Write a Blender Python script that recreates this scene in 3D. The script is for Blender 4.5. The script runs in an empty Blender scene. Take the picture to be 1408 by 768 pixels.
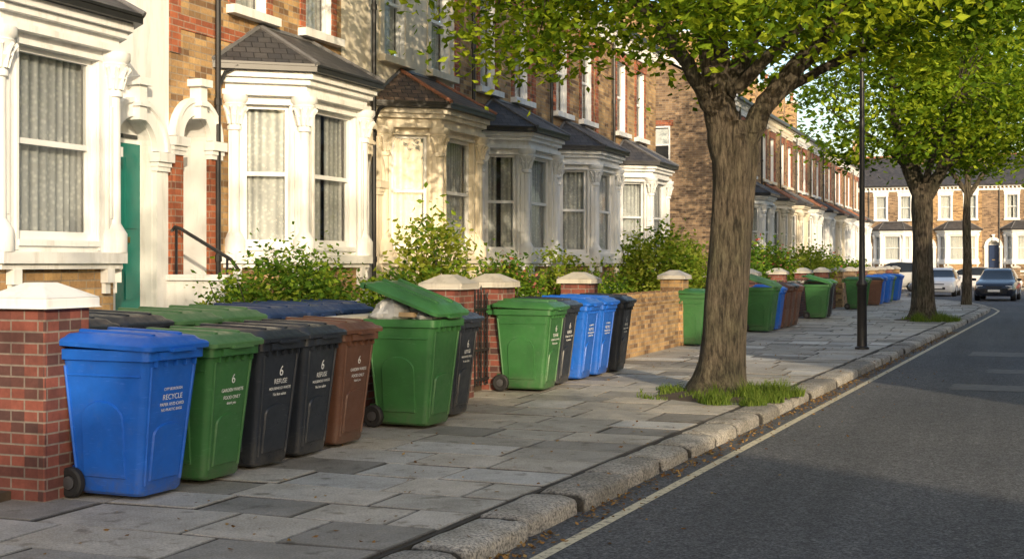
import bpy, math, random
import numpy as np
from mathutils import Vector, Matrix, noise
R=random.Random(7)
scene=bpy.context.scene
scene.view_settings.view_transform='Standard'
scene.view_settings.look='None'
scene.view_settings.exposure=0

# ------------------------------------------------------------ materials
def newmat(name):
    m=bpy.data.materials.new(name); m.use_nodes=True
    nt=m.node_tree; b=nt.nodes['Principled BSDF']
    return m,nt,b
def N(nt,t,**k):
    n=nt.nodes.new(t)
    for a,v in k.items(): setattr(n,a,v)
    return n
def ramp(nt,fac,stops):
    r=N(nt,'ShaderNodeValToRGB')
    e=r.color_ramp.elements
    e[0].position=stops[0][0]; e[0].color=(*stops[0][1],1)
    e[1].position=stops[-1][0]; e[1].color=(*stops[-1][1],1)
    for p,c in stops[1:-1]:
        x=e.new(p); x.color=(*c,1)
    nt.links.new(fac,r.inputs[0]); return r.outputs[0]
def coords(nt,obj=False):
    if obj: return N(nt,'ShaderNodeTexCoord').outputs['Object']
    return N(nt,'ShaderNodeNewGeometry').outputs['Position']
def noi(nt,vec,scale,detail=4,rough=.6):
    n=N(nt,'ShaderNodeTexNoise'); n.inputs['Scale'].default_value=scale
    n.inputs['Detail'].default_value=detail; n.inputs['Roughness'].default_value=rough
    nt.links.new(vec,n.inputs['Vector']); return n.outputs['Fac']
def mixc(nt,a,b,fac,mode='MIX'):
    m=N(nt,'ShaderNodeMix',data_type='RGBA',blend_type=mode)
    for s,i in ((fac,0),(a,6),(b,7)):
        if isinstance(s,(int,float)): m.inputs[i].default_value=s
        elif isinstance(s,tuple): m.inputs[i].default_value=(*s,1)
        else: nt.links.new(s,m.inputs[i])
    return m.outputs[2]
def bump(nt,b,h,strength=.3,dist=.01):
    n=N(nt,'ShaderNodeBump'); n.inputs['Strength'].default_value=strength
    n.inputs['Distance'].default_value=dist
    nt.links.new(h,n.inputs['Height']); nt.links.new(n.outputs[0],b.inputs['Normal'])
def simple(name,c,rough=.6,var=.25,scale=6,metal=0,bmp=0,obj=False,spec=.5):
    m,nt,b=newmat(name); v=coords(nt,obj)
    f=noi(nt,v,scale)
    c1=tuple(x*(1-var) for x in c); c2=tuple(min(1,x*(1+var*.6)) for x in c)
    nt.links.new(ramp(nt,f,[(.3,c1),(.7,c2)]),b.inputs['Base Color'])
    b.inputs['Roughness'].default_value=rough; b.inputs['Metallic'].default_value=metal
    b.inputs['Specular IOR Level'].default_value=spec
    if bmp: bump(nt,b,noi(nt,v,scale*12),bmp,.004)
    return m
def uvec(nt,vs=1.0):
    g=N(nt,'ShaderNodeNewGeometry')
    sn=N(nt,'ShaderNodeSeparateXYZ'); sp=N(nt,'ShaderNodeSeparateXYZ')
    nt.links.new(g.outputs['True Normal'],sn.inputs[0]); nt.links.new(g.outputs['Position'],sp.inputs[0])
    def M(op,a,b):
        n=N(nt,'ShaderNodeMath',operation=op)
        for i,s in enumerate((a,b)):
            if isinstance(s,(int,float)): n.inputs[i].default_value=s
            else: nt.links.new(s,n.inputs[i])
        return n.outputs[0]
    ln=M('MAXIMUM',M('SQRT',M('ADD',M('MULTIPLY',sn.outputs[0],sn.outputs[0]),M('MULTIPLY',sn.outputs[1],sn.outputs[1])),0),.001)
    u=M('DIVIDE',M('SUBTRACT',M('MULTIPLY',sn.outputs[0],sp.outputs[1]),M('MULTIPLY',sn.outputs[1],sp.outputs[0])),ln)
    c=N(nt,'ShaderNodeCombineXYZ'); nt.links.new(u,c.inputs[0]); nt.links.new(M('MULTIPLY',sp.outputs[2],vs),c.inputs[1])
    return c.outputs[0],g.outputs['Position']
def brickmat(name,c1,c2,mort,bw=.225,bh=.075,ms=.007,vs=1.0,bs=.5,rough=.88,odd=None):
    m,nt,b=newmat(name); v,p=uvec(nt,vs)
    t=N(nt,'ShaderNodeTexBrick')
    nt.links.new(v,t.inputs['Vector'])
    t.inputs['Scale'].default_value=1; t.inputs['Brick Width'].default_value=bw
    t.inputs['Row Height'].default_value=bh; t.inputs['Mortar Size'].default_value=ms
    t.inputs['Color1'].default_value=(*c1,1); t.inputs['Color2'].default_value=(*c2,1)
    t.inputs['Mortar'].default_value=(*mort,1); t.inputs['Bias'].default_value=0
    t.inputs['Mortar Smooth'].default_value=.2
    f=noi(nt,p,1.3,6,.7); d=ramp(nt,f,[(.3,(.62,.6,.57)),(.55,(1,1,1)),(.75,(1.0,1.0,1.0))])
    f2=noi(nt,p,30,2); d2=ramp(nt,f2,[(.3,(.78,.78,.78)),(.7,(1,1,1))])
    col=t.outputs['Color']
    if odd:
        sx=N(nt,'ShaderNodeSeparateXYZ'); nt.links.new(v,sx.inputs[0])
        def M(op,a,c):
            n=N(nt,'ShaderNodeMath',operation=op)
            for i,s in enumerate((a,c)):
                if isinstance(s,(int,float)): n.inputs[i].default_value=s
                else: nt.links.new(s,n.inputs[i])
            return n.outputs[0]
        row=M('FLOOR',M('DIVIDE',sx.outputs[1],bh),0)
        sh=M('MULTIPLY',M('MODULO',M('ABSOLUTE',row,0),2),.5)
        cb=M('FLOOR',M('ADD',M('DIVIDE',sx.outputs[0],bw),sh),0)
        cv=N(nt,'ShaderNodeCombineXYZ'); nt.links.new(cb,cv.inputs[0]); nt.links.new(row,cv.inputs[1])
        wn=N(nt,'ShaderNodeTexWhiteNoise',noise_dimensions='2D'); nt.links.new(cv.outputs[0],wn.inputs['Vector'])
        fac=ramp(nt,wn.outputs['Value'],[(.0,(.75,.75,.75)),(.14,(.65,.65,.65)),(.18,(0,0,0)),(1,(0,0,0))])
        keep=M('SUBTRACT',1,t.outputs['Fac'])
        col=mixc(nt,col,odd,M('MULTIPLY',fac,keep))
        br=ramp(nt,wn.outputs['Value'],[(.2,(.82,.8,.78)),(1,(1.22,1.2,1.12))])
        col=mixc(nt,col,br,1.0,'MULTIPLY')
    c=mixc(nt,mixc(nt,col,d,1.0,'MULTIPLY'),d2,1.0,'MULTIPLY')
    nt.links.new(c,b.inputs['Base Color']); b.inputs['Roughness'].default_value=rough
    inv=N(nt,'ShaderNodeMath',operation='SUBTRACT'); inv.inputs[0].default_value=1
    nt.links.new(t.outputs['Fac'],inv.inputs[1])
    bump(nt,b,inv.outputs[0],bs,.008)
    return m
def paint(name,c,dirt=.25):
    m,nt,b=newmat(name); v=coords(nt)
    mp=N(nt,'ShaderNodeMapping'); mp.inputs['Scale'].default_value=(3,3,.5); nt.links.new(v,mp.inputs[0])
    f=noi(nt,mp.outputs[0],1.6,7,.72)
    c1=tuple(x*(1-dirt)*k for x,k in zip(c,(.95,.93,.88)))
    nt.links.new(ramp(nt,f,[(.28,c1),(.5,c),(.8,c)]),b.inputs['Base Color'])
    b.inputs['Roughness'].default_value=.6
    bump(nt,b,noi(nt,v,40,3),.15,.004)
    return m
BR_Y=brickmat('yellow_stock_brick',(.50,.33,.155),(.35,.215,.105),(.34,.28,.21),odd=(.17,.09,.05))
BR_R=brickmat('red_brick',(.42,.13,.06),(.28,.085,.045),(.32,.23,.18),odd=(.17,.06,.04))
BR_D=brickmat('dark_red_brick',(.25,.075,.055),(.14,.052,.045),(.25,.21,.185),odd=(.07,.042,.042))
BR_B=brickmat('brown_brick',(.33,.225,.135),(.22,.145,.095),(.29,.25,.20),odd=(.12,.075,.05))
SLATE=brickmat('slate_roof',(.085,.08,.08),(.045,.045,.05),(.015,.015,.015),.16,.13,.006,1.6,.8,.6)
TILE=brickmat('brown_roof_tile',(.20,.13,.085),(.11,.08,.055),(.02,.02,.02),.15,.11,.006,1.6,.8,.75)
WHITE=paint('white_paint',(.74,.745,.735),.22); CREAM=paint('cream_paint',(.71,.64,.51)); STONE=paint('pale_stone',(.52,.49,.43),.4)
SASH=simple('sash_paint',(.75,.755,.75),.4,.05)
BLACKM=simple('black_iron',(.02,.02,.022),.4,.3)
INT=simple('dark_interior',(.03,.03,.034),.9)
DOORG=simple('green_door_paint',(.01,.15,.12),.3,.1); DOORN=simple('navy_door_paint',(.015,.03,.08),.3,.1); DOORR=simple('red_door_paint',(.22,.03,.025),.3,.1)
LEAD=simple('lead_flashing',(.13,.13,.135),.5); TERRA=simple('terracotta',(.33,.14,.08),.8)
BRASS=simple('brass',(.6,.42,.15),.3,.1,metal=1)
def glassmat():
    m=bpy.data.materials.new('window_glass'); m.use_nodes=True; nt=m.node_tree; nt.nodes.clear()
    o=N(nt,'ShaderNodeOutputMaterial'); t=N(nt,'ShaderNodeBsdfTransparent'); t.inputs[0].default_value=(.9,.93,.92,1)
    g=N(nt,'ShaderNodeBsdfGlossy'); g.inputs['Roughness'].default_value=.03
    lw=N(nt,'ShaderNodeLayerWeight'); lw.inputs[0].default_value=.3
    mr=N(nt,'ShaderNodeMapRange'); mr.inputs[3].default_value=.07; mr.inputs[4].default_value=.65
    nt.links.new(lw.outputs['Fresnel'],mr.inputs[0])
    nz=N(nt,'ShaderNodeBump'); nz.inputs['Strength'].default_value=.08; nz.inputs['Distance'].default_value=.02
    nt.links.new(noi(nt,coords(nt),3,1),nz.inputs['Height']); nt.links.new(nz.outputs[0],g.inputs['Normal'])
    x=N(nt,'ShaderNodeMixShader'); nt.links.new(mr.outputs[0],x.inputs[0]); nt.links.new(t.outputs[0],x.inputs[1]); nt.links.new(g.outputs[0],x.inputs[2])
    nt.links.new(x.outputs[0],o.inputs[0]); return m
GLASS=glassmat()
def curtmat():
    m,nt,b=newmat('lace_curtain')
    g=N(nt,'ShaderNodeNewGeometry')
    vo=N(nt,'ShaderNodeTexVoronoi'); vo.inputs['Scale'].default_value=20; nt.links.new(g.outputs['Position'],vo.inputs['Vector'])
    c=ramp(nt,vo.outputs['Distance'],[(.1,(.90,.89,.86)),(.5,(.66,.66,.66))])
    a=N(nt,'ShaderNodeAttribute',attribute_name='lc')
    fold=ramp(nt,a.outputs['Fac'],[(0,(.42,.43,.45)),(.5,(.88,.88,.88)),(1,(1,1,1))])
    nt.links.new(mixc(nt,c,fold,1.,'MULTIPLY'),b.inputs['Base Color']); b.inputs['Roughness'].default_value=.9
    return m
CURT=curtmat()
def asphalt():
    m,nt,b=newmat('asphalt'); v=coords(nt)
    f=noi(nt,v,.35,5,.6); f2=noi(nt,v,55,4,.75); f3=noi(nt,v,9,6,.8)
    c=ramp(nt,f,[(.3,(.058,.062,.070)),(.7,(.084,.087,.095))])
    s=ramp(nt,f2,[(.38,(.30,.30,.30)),(.5,(1,1,1)),(.63,(2.3,2.25,2.1))])
    s3=ramp(nt,f3,[(.35,(.72,.72,.72)),(.5,(1,1,1)),(.68,(1.35,1.34,1.3))])
    mp=N(nt,'ShaderNodeMapping'); mp.inputs['Scale'].default_value=(1.6,.08,1); nt.links.new(v,mp.inputs[0])
    st=ramp(nt,noi(nt,mp.outputs[0],1,3),[(.35,(.82,.82,.82)),(.65,(1.15,1.15,1.15))])
    nt.links.new(mixc(nt,mixc(nt,mixc(nt,c,s,1.,'MULTIPLY'),st,1.,'MULTIPLY'),s3,1.,'MULTIPLY'),b.inputs['Base Color'])
    b.inputs['Roughness'].default_value=.8; bump(nt,b,f2,1.0,.02); return m
ASPH=asphalt()
def slabmat():
    m,nt,b=newmat('paving_slab'); v=coords(nt)
    a=N(nt,'ShaderNodeAttribute',attribute_name='lc')
    c=ramp(nt,a.outputs['Fac'],[(0,(.06,.055,.05)),(.15,(.25,.235,.21)),(.4,(.37,.35,.31)),(.6,(.47,.43,.37)),(.8,(.43,.425,.41)),(1,(.62,.61,.57))])
    f=noi(nt,v,2.2,8,.75); s=ramp(nt,f,[(.3,(.64,.63,.60)),(.6,(1.05,1.05,1.05))])
    f2=noi(nt,v,70,4,.7); s2=ramp(nt,f2,[(.35,(.68,.68,.68)),(.65,(1.2,1.2,1.2))])
    f3=noi(nt,v,5.5,3,.5); s3=ramp(nt,f3,[(.30,(.55,.53,.49)),(.40,(1,1,1))])
    nt.links.new(mixc(nt,mixc(nt,mixc(nt,c,s,1.,'MULTIPLY'),s2,1.,'MULTIPLY'),s3,1.,'MULTIPLY'),b.inputs['Base Color'])
    b.inputs['Roughness'].default_value=.7; bump(nt,b,noi(nt,v,22,6,.75),.7,.010); return m
SLAB=slabmat()
def granite():
    m,nt,b=newmat('granite_kerb'); v=coords(nt)
    a=N(nt,'ShaderNodeAttribute',attribute_name='lc')
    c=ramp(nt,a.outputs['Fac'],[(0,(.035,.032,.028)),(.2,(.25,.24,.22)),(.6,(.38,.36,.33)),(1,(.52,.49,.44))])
    f2=noi(nt,v,50,4,.75); s2=ramp(nt,f2,[(.37,(.3,.3,.3)),(.5,(.95,.95,.95)),(.64,(1.5,1.47,1.38))])
    f=noi(nt,v,3,6); s=ramp(nt,f,[(.3,(.6,.59,.55)),(.6,(1,1,1))])
    nt.links.new(mixc(nt,mixc(nt,c,s2,1.,'MULTIPLY'),s,1.,'MULTIPLY'),b.inputs['Base Color'])
    b.inputs['Roughness'].default_value=.75; bump(nt,b,noi(nt,v,20,6,.8),1.0,.03); return m
GRAN=granite()
MORT=simple('joint_sand',(.04,.036,.03),.95,.3,4); SOIL=simple('garden_soil',(.07,.05,.032),.95,.4,5,bmp=.6)
GROUND=simple('ground_earth',(.09,.09,.05),.95,.3,.5)
def linemat():
    m,nt,b=newmat('road_line_paint'); v=coords(nt)
    f=noi(nt,v,18,5,.75)
    nt.links.new(ramp(nt,f,[(.38,(.13,.12,.10)),(.47,(.52,.46,.32)),(.8,(.62,.57,.42))]),b.inputs['Base Color'])
    b.inputs['Roughness'].default_value=.7; return m
LINE=linemat()
def bark():
    m,nt,b=newmat('bark'); v=coords(nt)
    mp=N(nt,'ShaderNodeMapping'); mp.inputs['Scale'].default_value=(24,24,4.0); nt.links.new(v,mp.inputs[0])
    f=noi(nt,mp.outputs[0],1.0,9,.75)
    g=noi(nt,v,1.5,3)
    c=ramp(nt,f,[(.38,(.018,.014,.010)),(.5,(.100,.082,.062)),(.66,(.23,.195,.15))])
    d=ramp(nt,g,[(.35,(.70,.76,.62)),(.65,(1.05,1.0,.95))])
    nt.links.new(mixc(nt,c,d,1.,'MULTIPLY'),b.inputs['Base Color']); b.inputs['Roughness'].default_value=.95
    bump(nt,b,f,1.0,.12); return m
BARK=bark()
def leafmat(name,stops,tr=.4):
    m,nt,b=newmat(name)
    nt.nodes.remove(b)
    a=N(nt,'ShaderNodeAttribute',attribute_name='lc')
    c=ramp(nt,a.outputs['Fac'],stops)
    df=N(nt,'ShaderNodeBsdfDiffuse'); nt.links.new(c,df.inputs[0])
    t=N(nt,'ShaderNodeBsdfTranslucent'); nt.links.new(mixc(nt,c,(2.2,1.9,.7),1.,'MULTIPLY'),t.inputs[0])
    x=N(nt,'ShaderNodeMixShader'); x.inputs[0].default_value=tr
    o=nt.nodes['Material Output']
    nt.links.new(df.outputs[0],x.inputs[1]); nt.links.new(t.outputs[0],x.inputs[2]); nt.links.new(x.outputs[0],o.inputs[0]); return m
LEAF=leafmat('tree_leaf',[(0,(.045,.09,.012)),(.45,(.13,.22,.02)),(1,(.34,.42,.035))])
LEAFB=leafmat('bush_leaf',[(0,(.03,.075,.014)),(.5,(.085,.17,.022)),(.85,(.23,.32,.035)),(1,(.31,.35,.06))],.25)
LEAFP=leafmat('pink_flower',[(0,(.30,.06,.05)),(1,(.6,.25,.22))],.2)
DRY=leafmat('dry_leaf',[(0,(.10,.05,.02)),(.5,(.22,.125,.05)),(1,(.34,.24,.10))],.1)
GRASSM=leafmat('grass_blade',[(0,(.05,.10,.015)),(1,(.17,.23,.05))],.25)
def plastic(name,c,rough=.42,dm=1.0):
    m,nt,b=newmat(name); v=coords(nt,True)
    f=noi(nt,v,3,6,.7)
    c1=tuple(x*.75 for x in c)
    dirt=noi(nt,v,9,8,.8); q=.35*dm
    cc=ramp(nt,f,[(.3,c1),(.65,c)])
    dc=tuple(.10+.3*x for x in c)
    cc=mixc(nt,cc,dc,ramp(nt,dirt,[(.55,(0,0,0)),(.8,(q,q,q))]))
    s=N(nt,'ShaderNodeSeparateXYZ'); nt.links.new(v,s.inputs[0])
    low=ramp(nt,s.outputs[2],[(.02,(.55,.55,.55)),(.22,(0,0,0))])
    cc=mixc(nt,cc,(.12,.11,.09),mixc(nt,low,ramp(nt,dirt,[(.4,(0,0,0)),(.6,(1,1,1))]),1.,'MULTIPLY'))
    mp=N(nt,'ShaderNodeMapping'); mp.inputs['Scale'].default_value=(6,6,70); mp.inputs['Rotation'].default_value=(.5,.3,0); nt.links.new(v,mp.inputs[0])
    sc=ramp(nt,noi(nt,mp.outputs[0],1.5,2),[(.66,(0,0,0)),(.70,(.22,.22,.22))])
    cc=mixc(nt,cc,tuple(min(1,.12+1.3*x) for x in c),sc)
    nt.links.new(cc,b.inputs['Base Color'])
    rr=ramp(nt,noi(nt,v,14,4),[(.3,(rough-.08,)*3),(.7,(rough+.18,)*3)]); nt.links.new(rr,b.inputs['Roughness'])
    bump(nt,b,noi(nt,v,120,2),.12,.002); return m
P_BLUE=plastic('blue_plastic',(.010,.12,.56),.38); P_GREEN=plastic('green_plastic',(.038,.145,.042),.38); P_BLACK=plastic('charcoal_plastic',(.020,.026,.038),.34,.35)
P_BROWN=plastic('brown_plastic',(.12,.055,.035),.4); P_LGREEN=plastic('lid_green_plastic',(.075,.185,.07)); P_NAVY=plastic('navy_plastic',(.018,.045,.13))
RUB=simple('rubber',(.015,.015,.016),.7,.2); HUB=simple('hub_grey',(.06,.06,.065),.5)
LABEL=simple('white_print',(.70,.72,.72),.6,.3,40,obj=True)
BAG=simple('refuse_sheet',(.36,.37,.37),.4,.5,5,bmp=.3)

# ------------------------------------------------------------ geometry helper
class G:
    def __init__(s,T=None): s.v=[];s.f=[];s.m=[];s.mats=[];s.T=T;s.sm=[];s.a=[]
    def mi(s,mat):
        if mat not in s.mats: s.mats.append(mat)
        return s.mats.index(mat)
    def add(s,pts,faces,mat,smooth=False,a=.5):
        b=len(s.v); k=s.mi(mat)
        s.v+= [s.T(p) for p in pts] if s.T else [tuple(p) for p in pts]
        s.a+= list(a) if isinstance(a,(list,tuple)) else [a]*len(pts)
        for fc in faces: s.f.append([b+i for i in fc]); s.m.append(k); s.sm.append(smooth)
    def fbox(s,F,a0,a1,d0,d1,z0,z1,mat,a=.5):
        p=[F(x,y,z) for z in(z0,z1) for x,y in((a0,d0),(a1,d0),(a1,d1),(a0,d1))]
        s.add(p,[(0,1,2,3),(4,5,6,7),(0,1,5,4),(1,2,6,5),(2,3,7,6),(3,0,4,7)],mat,a=a)
    def box(s,x0,x1,y0,y1,z0,z1,mat,a=.5): s.fbox(lambda x,y,z:(x,y,z),x0,x1,y0,y1,z0,z1,mat,a)
    def quad(s,F,a0,a1,z0,z1,d,mat): s.add([F(a0,d,z0),F(a1,d,z0),F(a1,d,z1),F(a0,d,z1)],[(0,1,2,3)],mat)
    def prism(s,poly,z0,z1,mat,a=.5):
        n=len(poly)
        s.add([(x,y,z0) for x,y in poly]+[(x,y,z1) for x,y in poly],
              [tuple(range(n)),tuple(range(n,2*n))]+[(i,(i+1)%n,n+(i+1)%n,n+i) for i in range(n)],mat,a=a)
    def loft(s,secs,mat,smooth=True,cap=True,closed=True):
        n=len(secs[0]); pts=[p for q in secs for p in q]; fs=[]
        for k in range(len(secs)-1):
            for i in range(n if closed else n-1):
                j=(i+1)%n; fs.append((k*n+i,k*n+j,(k+1)*n+j,(k+1)*n+i))
        if cap: fs+= [tuple(range(n)),tuple((len(secs)-1)*n+i for i in range(n))]
        s.add(pts,fs,mat,smooth)
    def lathe(s,cx,cy,prof,mat,n=14,smooth=True):
        s.loft([[(cx+r*math.cos(2*math.pi*i/n),cy+r*math.sin(2*math.pi*i/n),z) for i in range(n)] for r,z in prof],mat,smooth)
    def tube(s,path,rad,mat,n=8,nz=0,smooth=True):
        secs=[];P=[Vector(p) for p in path]
        up=Vector((.31,.2,.93)) if abs((P[-1]-P[0]).normalized().z)<.9 else Vector((1,0,0))
        for i,p in enumerate(P):
            t=(P[min(i+1,len(P)-1)]-P[max(i-1,0)]).normalized()
            x=t.cross(up).normalized(); y=t.cross(x)
            r=rad[i] if isinstance(rad,(list,tuple)) else rad
            q=[]
            for k in range(n):
                an=2*math.pi*k/n; rr=r
                if nz:
                    dv=Vector((math.cos(an),math.sin(an),0)); rr=r*(1+nz*noise.noise(Vector((dv.x*1.6+p.x,dv.y*1.6+p.y,p.z*.8)))+nz*.35*math.sin(an*5+p.z*.7)+nz*.3*noise.noise(Vector((dv.x*5,dv.y*5,p.z*1.5))))
                q.append(tuple(p+x*math.cos(an)*rr+y*math.sin(an)*rr))
            secs.append(q)
        s.loft(secs,mat,smooth)
    def obj(s,name,parent=None,sharp=None,bevel=0):
        me=bpy.data.meshes.new(name); me.from_pydata(s.v,[],s.f)
        for m in s.mats: me.materials.append(m)
        me.polygons.foreach_set('material_index',s.m); me.polygons.foreach_set('use_smooth',s.sm)
        at=me.attributes.new('lc','FLOAT','POINT'); at.data.foreach_set('value',s.a)
        if sharp: me.set_sharp_from_angle(angle=math.radians(sharp))
        me.update()
        o=bpy.data.objects.new(name,me); scene.collection.objects.link(o)
        if parent: o.parent=parent
        if bevel:
            b=o.modifiers.new('bevel','BEVEL'); b.width=bevel; b.segments=2; b.limit_method='ANGLE'
        return o
def empty(name,loc=(0,0,0)):
    e=bpy.data.objects.new(name,None); scene.collection.objects.link(e); e.location=loc; e.empty_display_size=.3; return e
ID=lambda a,d,z:(a,d,z)

# ------------------------------------------------------------ houses
def wallh(g,F,a0,a1,z0,z1,holes,mat,rev=.12,rmat=None):
    As=sorted({a0,a1}|{h[0] for h in holes}|{h[1] for h in holes}); Zs=sorted({z0,z1}|{h[2] for h in holes}|{h[3] for h in holes})
    for i in range(len(As)-1):
        for j in range(len(Zs)-1):
            ca=(As[i]+As[i+1])/2; cz=(Zs[j]+Zs[j+1])/2
            if any(h[0]<ca<h[1] and h[2]<cz<h[3] for h in holes): continue
            g.quad(F,As[i],As[i+1],Zs[j],Zs[j+1],0,mat)
    for h in holes:
        r=h[4] if len(h)>4 else rev
        x0,x1,y0,y1=h[:4]; rm=rmat or mat
        for q in ([(x0,0,y0),(x0,-r,y0),(x0,-r,y1),(x0,0,y1)],[(x1,0,y0),(x1,-r,y0),(x1,-r,y1),(x1,0,y1)],
                  [(x0,0,y0),(x1,0,y0),(x1,-r,y0),(x0,-r,y0)],[(x0,0,y1),(x1,0,y1),(x1,-r,y1),(x0,-r,y1)]):
            g.add([F(*p) for p in q],[(0,1,2,3)],rm)
def sash(g,F,a0,a1,z0,z1,rec=.06,curt=1.0,rr=R):
    d=-rec; w=.045; zm=(z0+z1)/2+.02
    for x0,x1,y0,y1 in((a0,a0+w,z0,z1),(a1-w,a1,z0,z1)): g.fbox(F,x0,x1,d-.06,d,y0,y1,SASH)
    g.fbox(F,a0+w,a1-w,d-.06,d-.002,z0,z0+.075,SASH); g.fbox(F,a0+w,a1-w,d-.06,d-.002,z1-w,z1,SASH)
    g.fbox(F,a0+w,a1-w,d-.055,d-.006,zm-.025,zm+.025,SASH)
    g.quad(F,a0+w,a1-w,z0+.075,zm-.025,d-.045,GLASS); g.quad(F,a0+w,a1-w,zm+.025,z1-w,d-.025,GLASS)
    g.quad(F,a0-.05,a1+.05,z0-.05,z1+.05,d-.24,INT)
    if curt>0:
        n=64; gap=rr.choice([0,0,0,.06,.14]); L=a1-a0
        for lo,hi in (((a0,a0+L*(.5-gap/2)),(a0+L*(.5+gap/2),a1)) if gap else ((a0,a1),)):
            ph=rr.random()*6; pts=[];aa=[]
            for z,am in ((z0,1.0),((z0+z1)/2,.8),(z1,.55)):
                for k in range(n+1):
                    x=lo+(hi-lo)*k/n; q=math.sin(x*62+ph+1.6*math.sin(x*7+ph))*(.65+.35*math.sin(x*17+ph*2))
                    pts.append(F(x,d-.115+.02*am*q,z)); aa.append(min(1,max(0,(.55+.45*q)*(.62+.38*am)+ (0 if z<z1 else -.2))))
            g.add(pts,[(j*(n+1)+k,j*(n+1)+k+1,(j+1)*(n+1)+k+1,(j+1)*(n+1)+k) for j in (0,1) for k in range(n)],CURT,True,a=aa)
def facet(p0,p1):
    dx,dy=p1[0]-p0[0],p1[1]-p0[1]; L=math.hypot(dx,dy); dx/=L;dy/=L
    return (lambda a,d,z:(p0[0]+dx*a-dy*d,p0[1]+dy*a+dx*d,z)),L
def archdoor(gw,gd,dc,hw,zf,zs,wallm,hood,jamb,doorm,dep=.34):
    h0,h1=dc-hw,dc+hw; n=9
    for sgn in(-1,1):
        arc=[(dc+sgn*hw*math.cos(math.pi/2*k/n),zs+hw*math.sin(math.pi/2*k/n)) for k in range(n+1)]
        cor=(dc+sgn*hw,zs+hw)
        for k in range(n):
            gw.add([(cor[0],0,cor[1]),(arc[k][0],0,arc[k][1]),(arc[k+1][0],0,arc[k+1][1])],[(0,1,2)],wallm)
            gw.add([(arc[k][0],0,arc[k][1]),(arc[k+1][0],0,arc[k+1][1]),(arc[k+1][0],-dep,arc[k+1][1]),(arc[k][0],-dep,arc[k][1])],[(0,1,2,3)],WHITE)
    m=18; ri,ro=hw+.004,hw+.2
    pts=[]
    for k in range(m+1):
        an=math.pi*k/m
        for r,d in((ri,-.003),(ri,.07),(ro-.06,.07),(ro-.05,.10),(ro,.10),(ro,-.003)):
            pts.append((dc+r*math.cos(an),d,zs+r*math.sin(an)))
    gw.add(pts,[(6*k+i,6*k+i+1,6*k+7+i,6*k+6+i) for k in range(m) for i in range(5)],hood)
    gw.fbox(ID,dc-.06,dc+.06,.0,.15,zs+hw-.04,zs+hw+.32,hood); gw.fbox(ID,dc-.085,dc+.085,.0,.18,zs+hw+.1,zs+hw+.14,hood); gw.fbox(ID,dc-.11,dc+.11,.0,.19,zs+hw+.32,zs+hw+.40,hood)
    for sgn in(-1,1):
        x0,x1=sorted((dc+sgn*(hw+.004),dc+sgn*(hw+.2)))
        gw.fbox(ID,x0,x1,.0,.06,zf-.9,zs-.16,jamb)
        gw.fbox(ID,x0-.012,x1+.012,.0,.085,zs-.21,zs-.16,hood); gw.fbox(ID,x0-.02,x1+.02,.0,.10,zs-.16,zs-.11,hood); gw.fbox(ID,x0-.035,x1+.035,.0,.13,zs-.11,zs-.01,hood)
    gd.fbox(ID,h0,h1,-dep-.05,-dep,zf,zs+hw,WHITE)
    dt=zf+1.85
    gd.fbox(ID,h0+.05,h1-.05,-dep,-dep+.045,zf+.02,dt,doorm)
    W=(h1-h0-.1)
    for i in(0,1):
        for zz0,zz1 in((zf+.2,zf+.75),(zf+.95,dt-.15)):
            x0=h0+.05+W*(.12+.44*i); gd.fbox(ID,x0,x0+W*.32,-dep+.045,-dep+.058,zz0,zz1,doorm)
    gd.fbox(ID,dc-.1,dc+.1,-dep+.045,-dep+.062,zf+.80,zf+.86,BRASS)
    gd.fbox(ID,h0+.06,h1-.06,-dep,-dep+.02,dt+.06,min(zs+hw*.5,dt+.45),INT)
    gd.quad(ID,h0+.06,h1-.06,dt+.06,min(zs+hw*.5,dt+.45),-dep+.03,GLASS)
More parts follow.
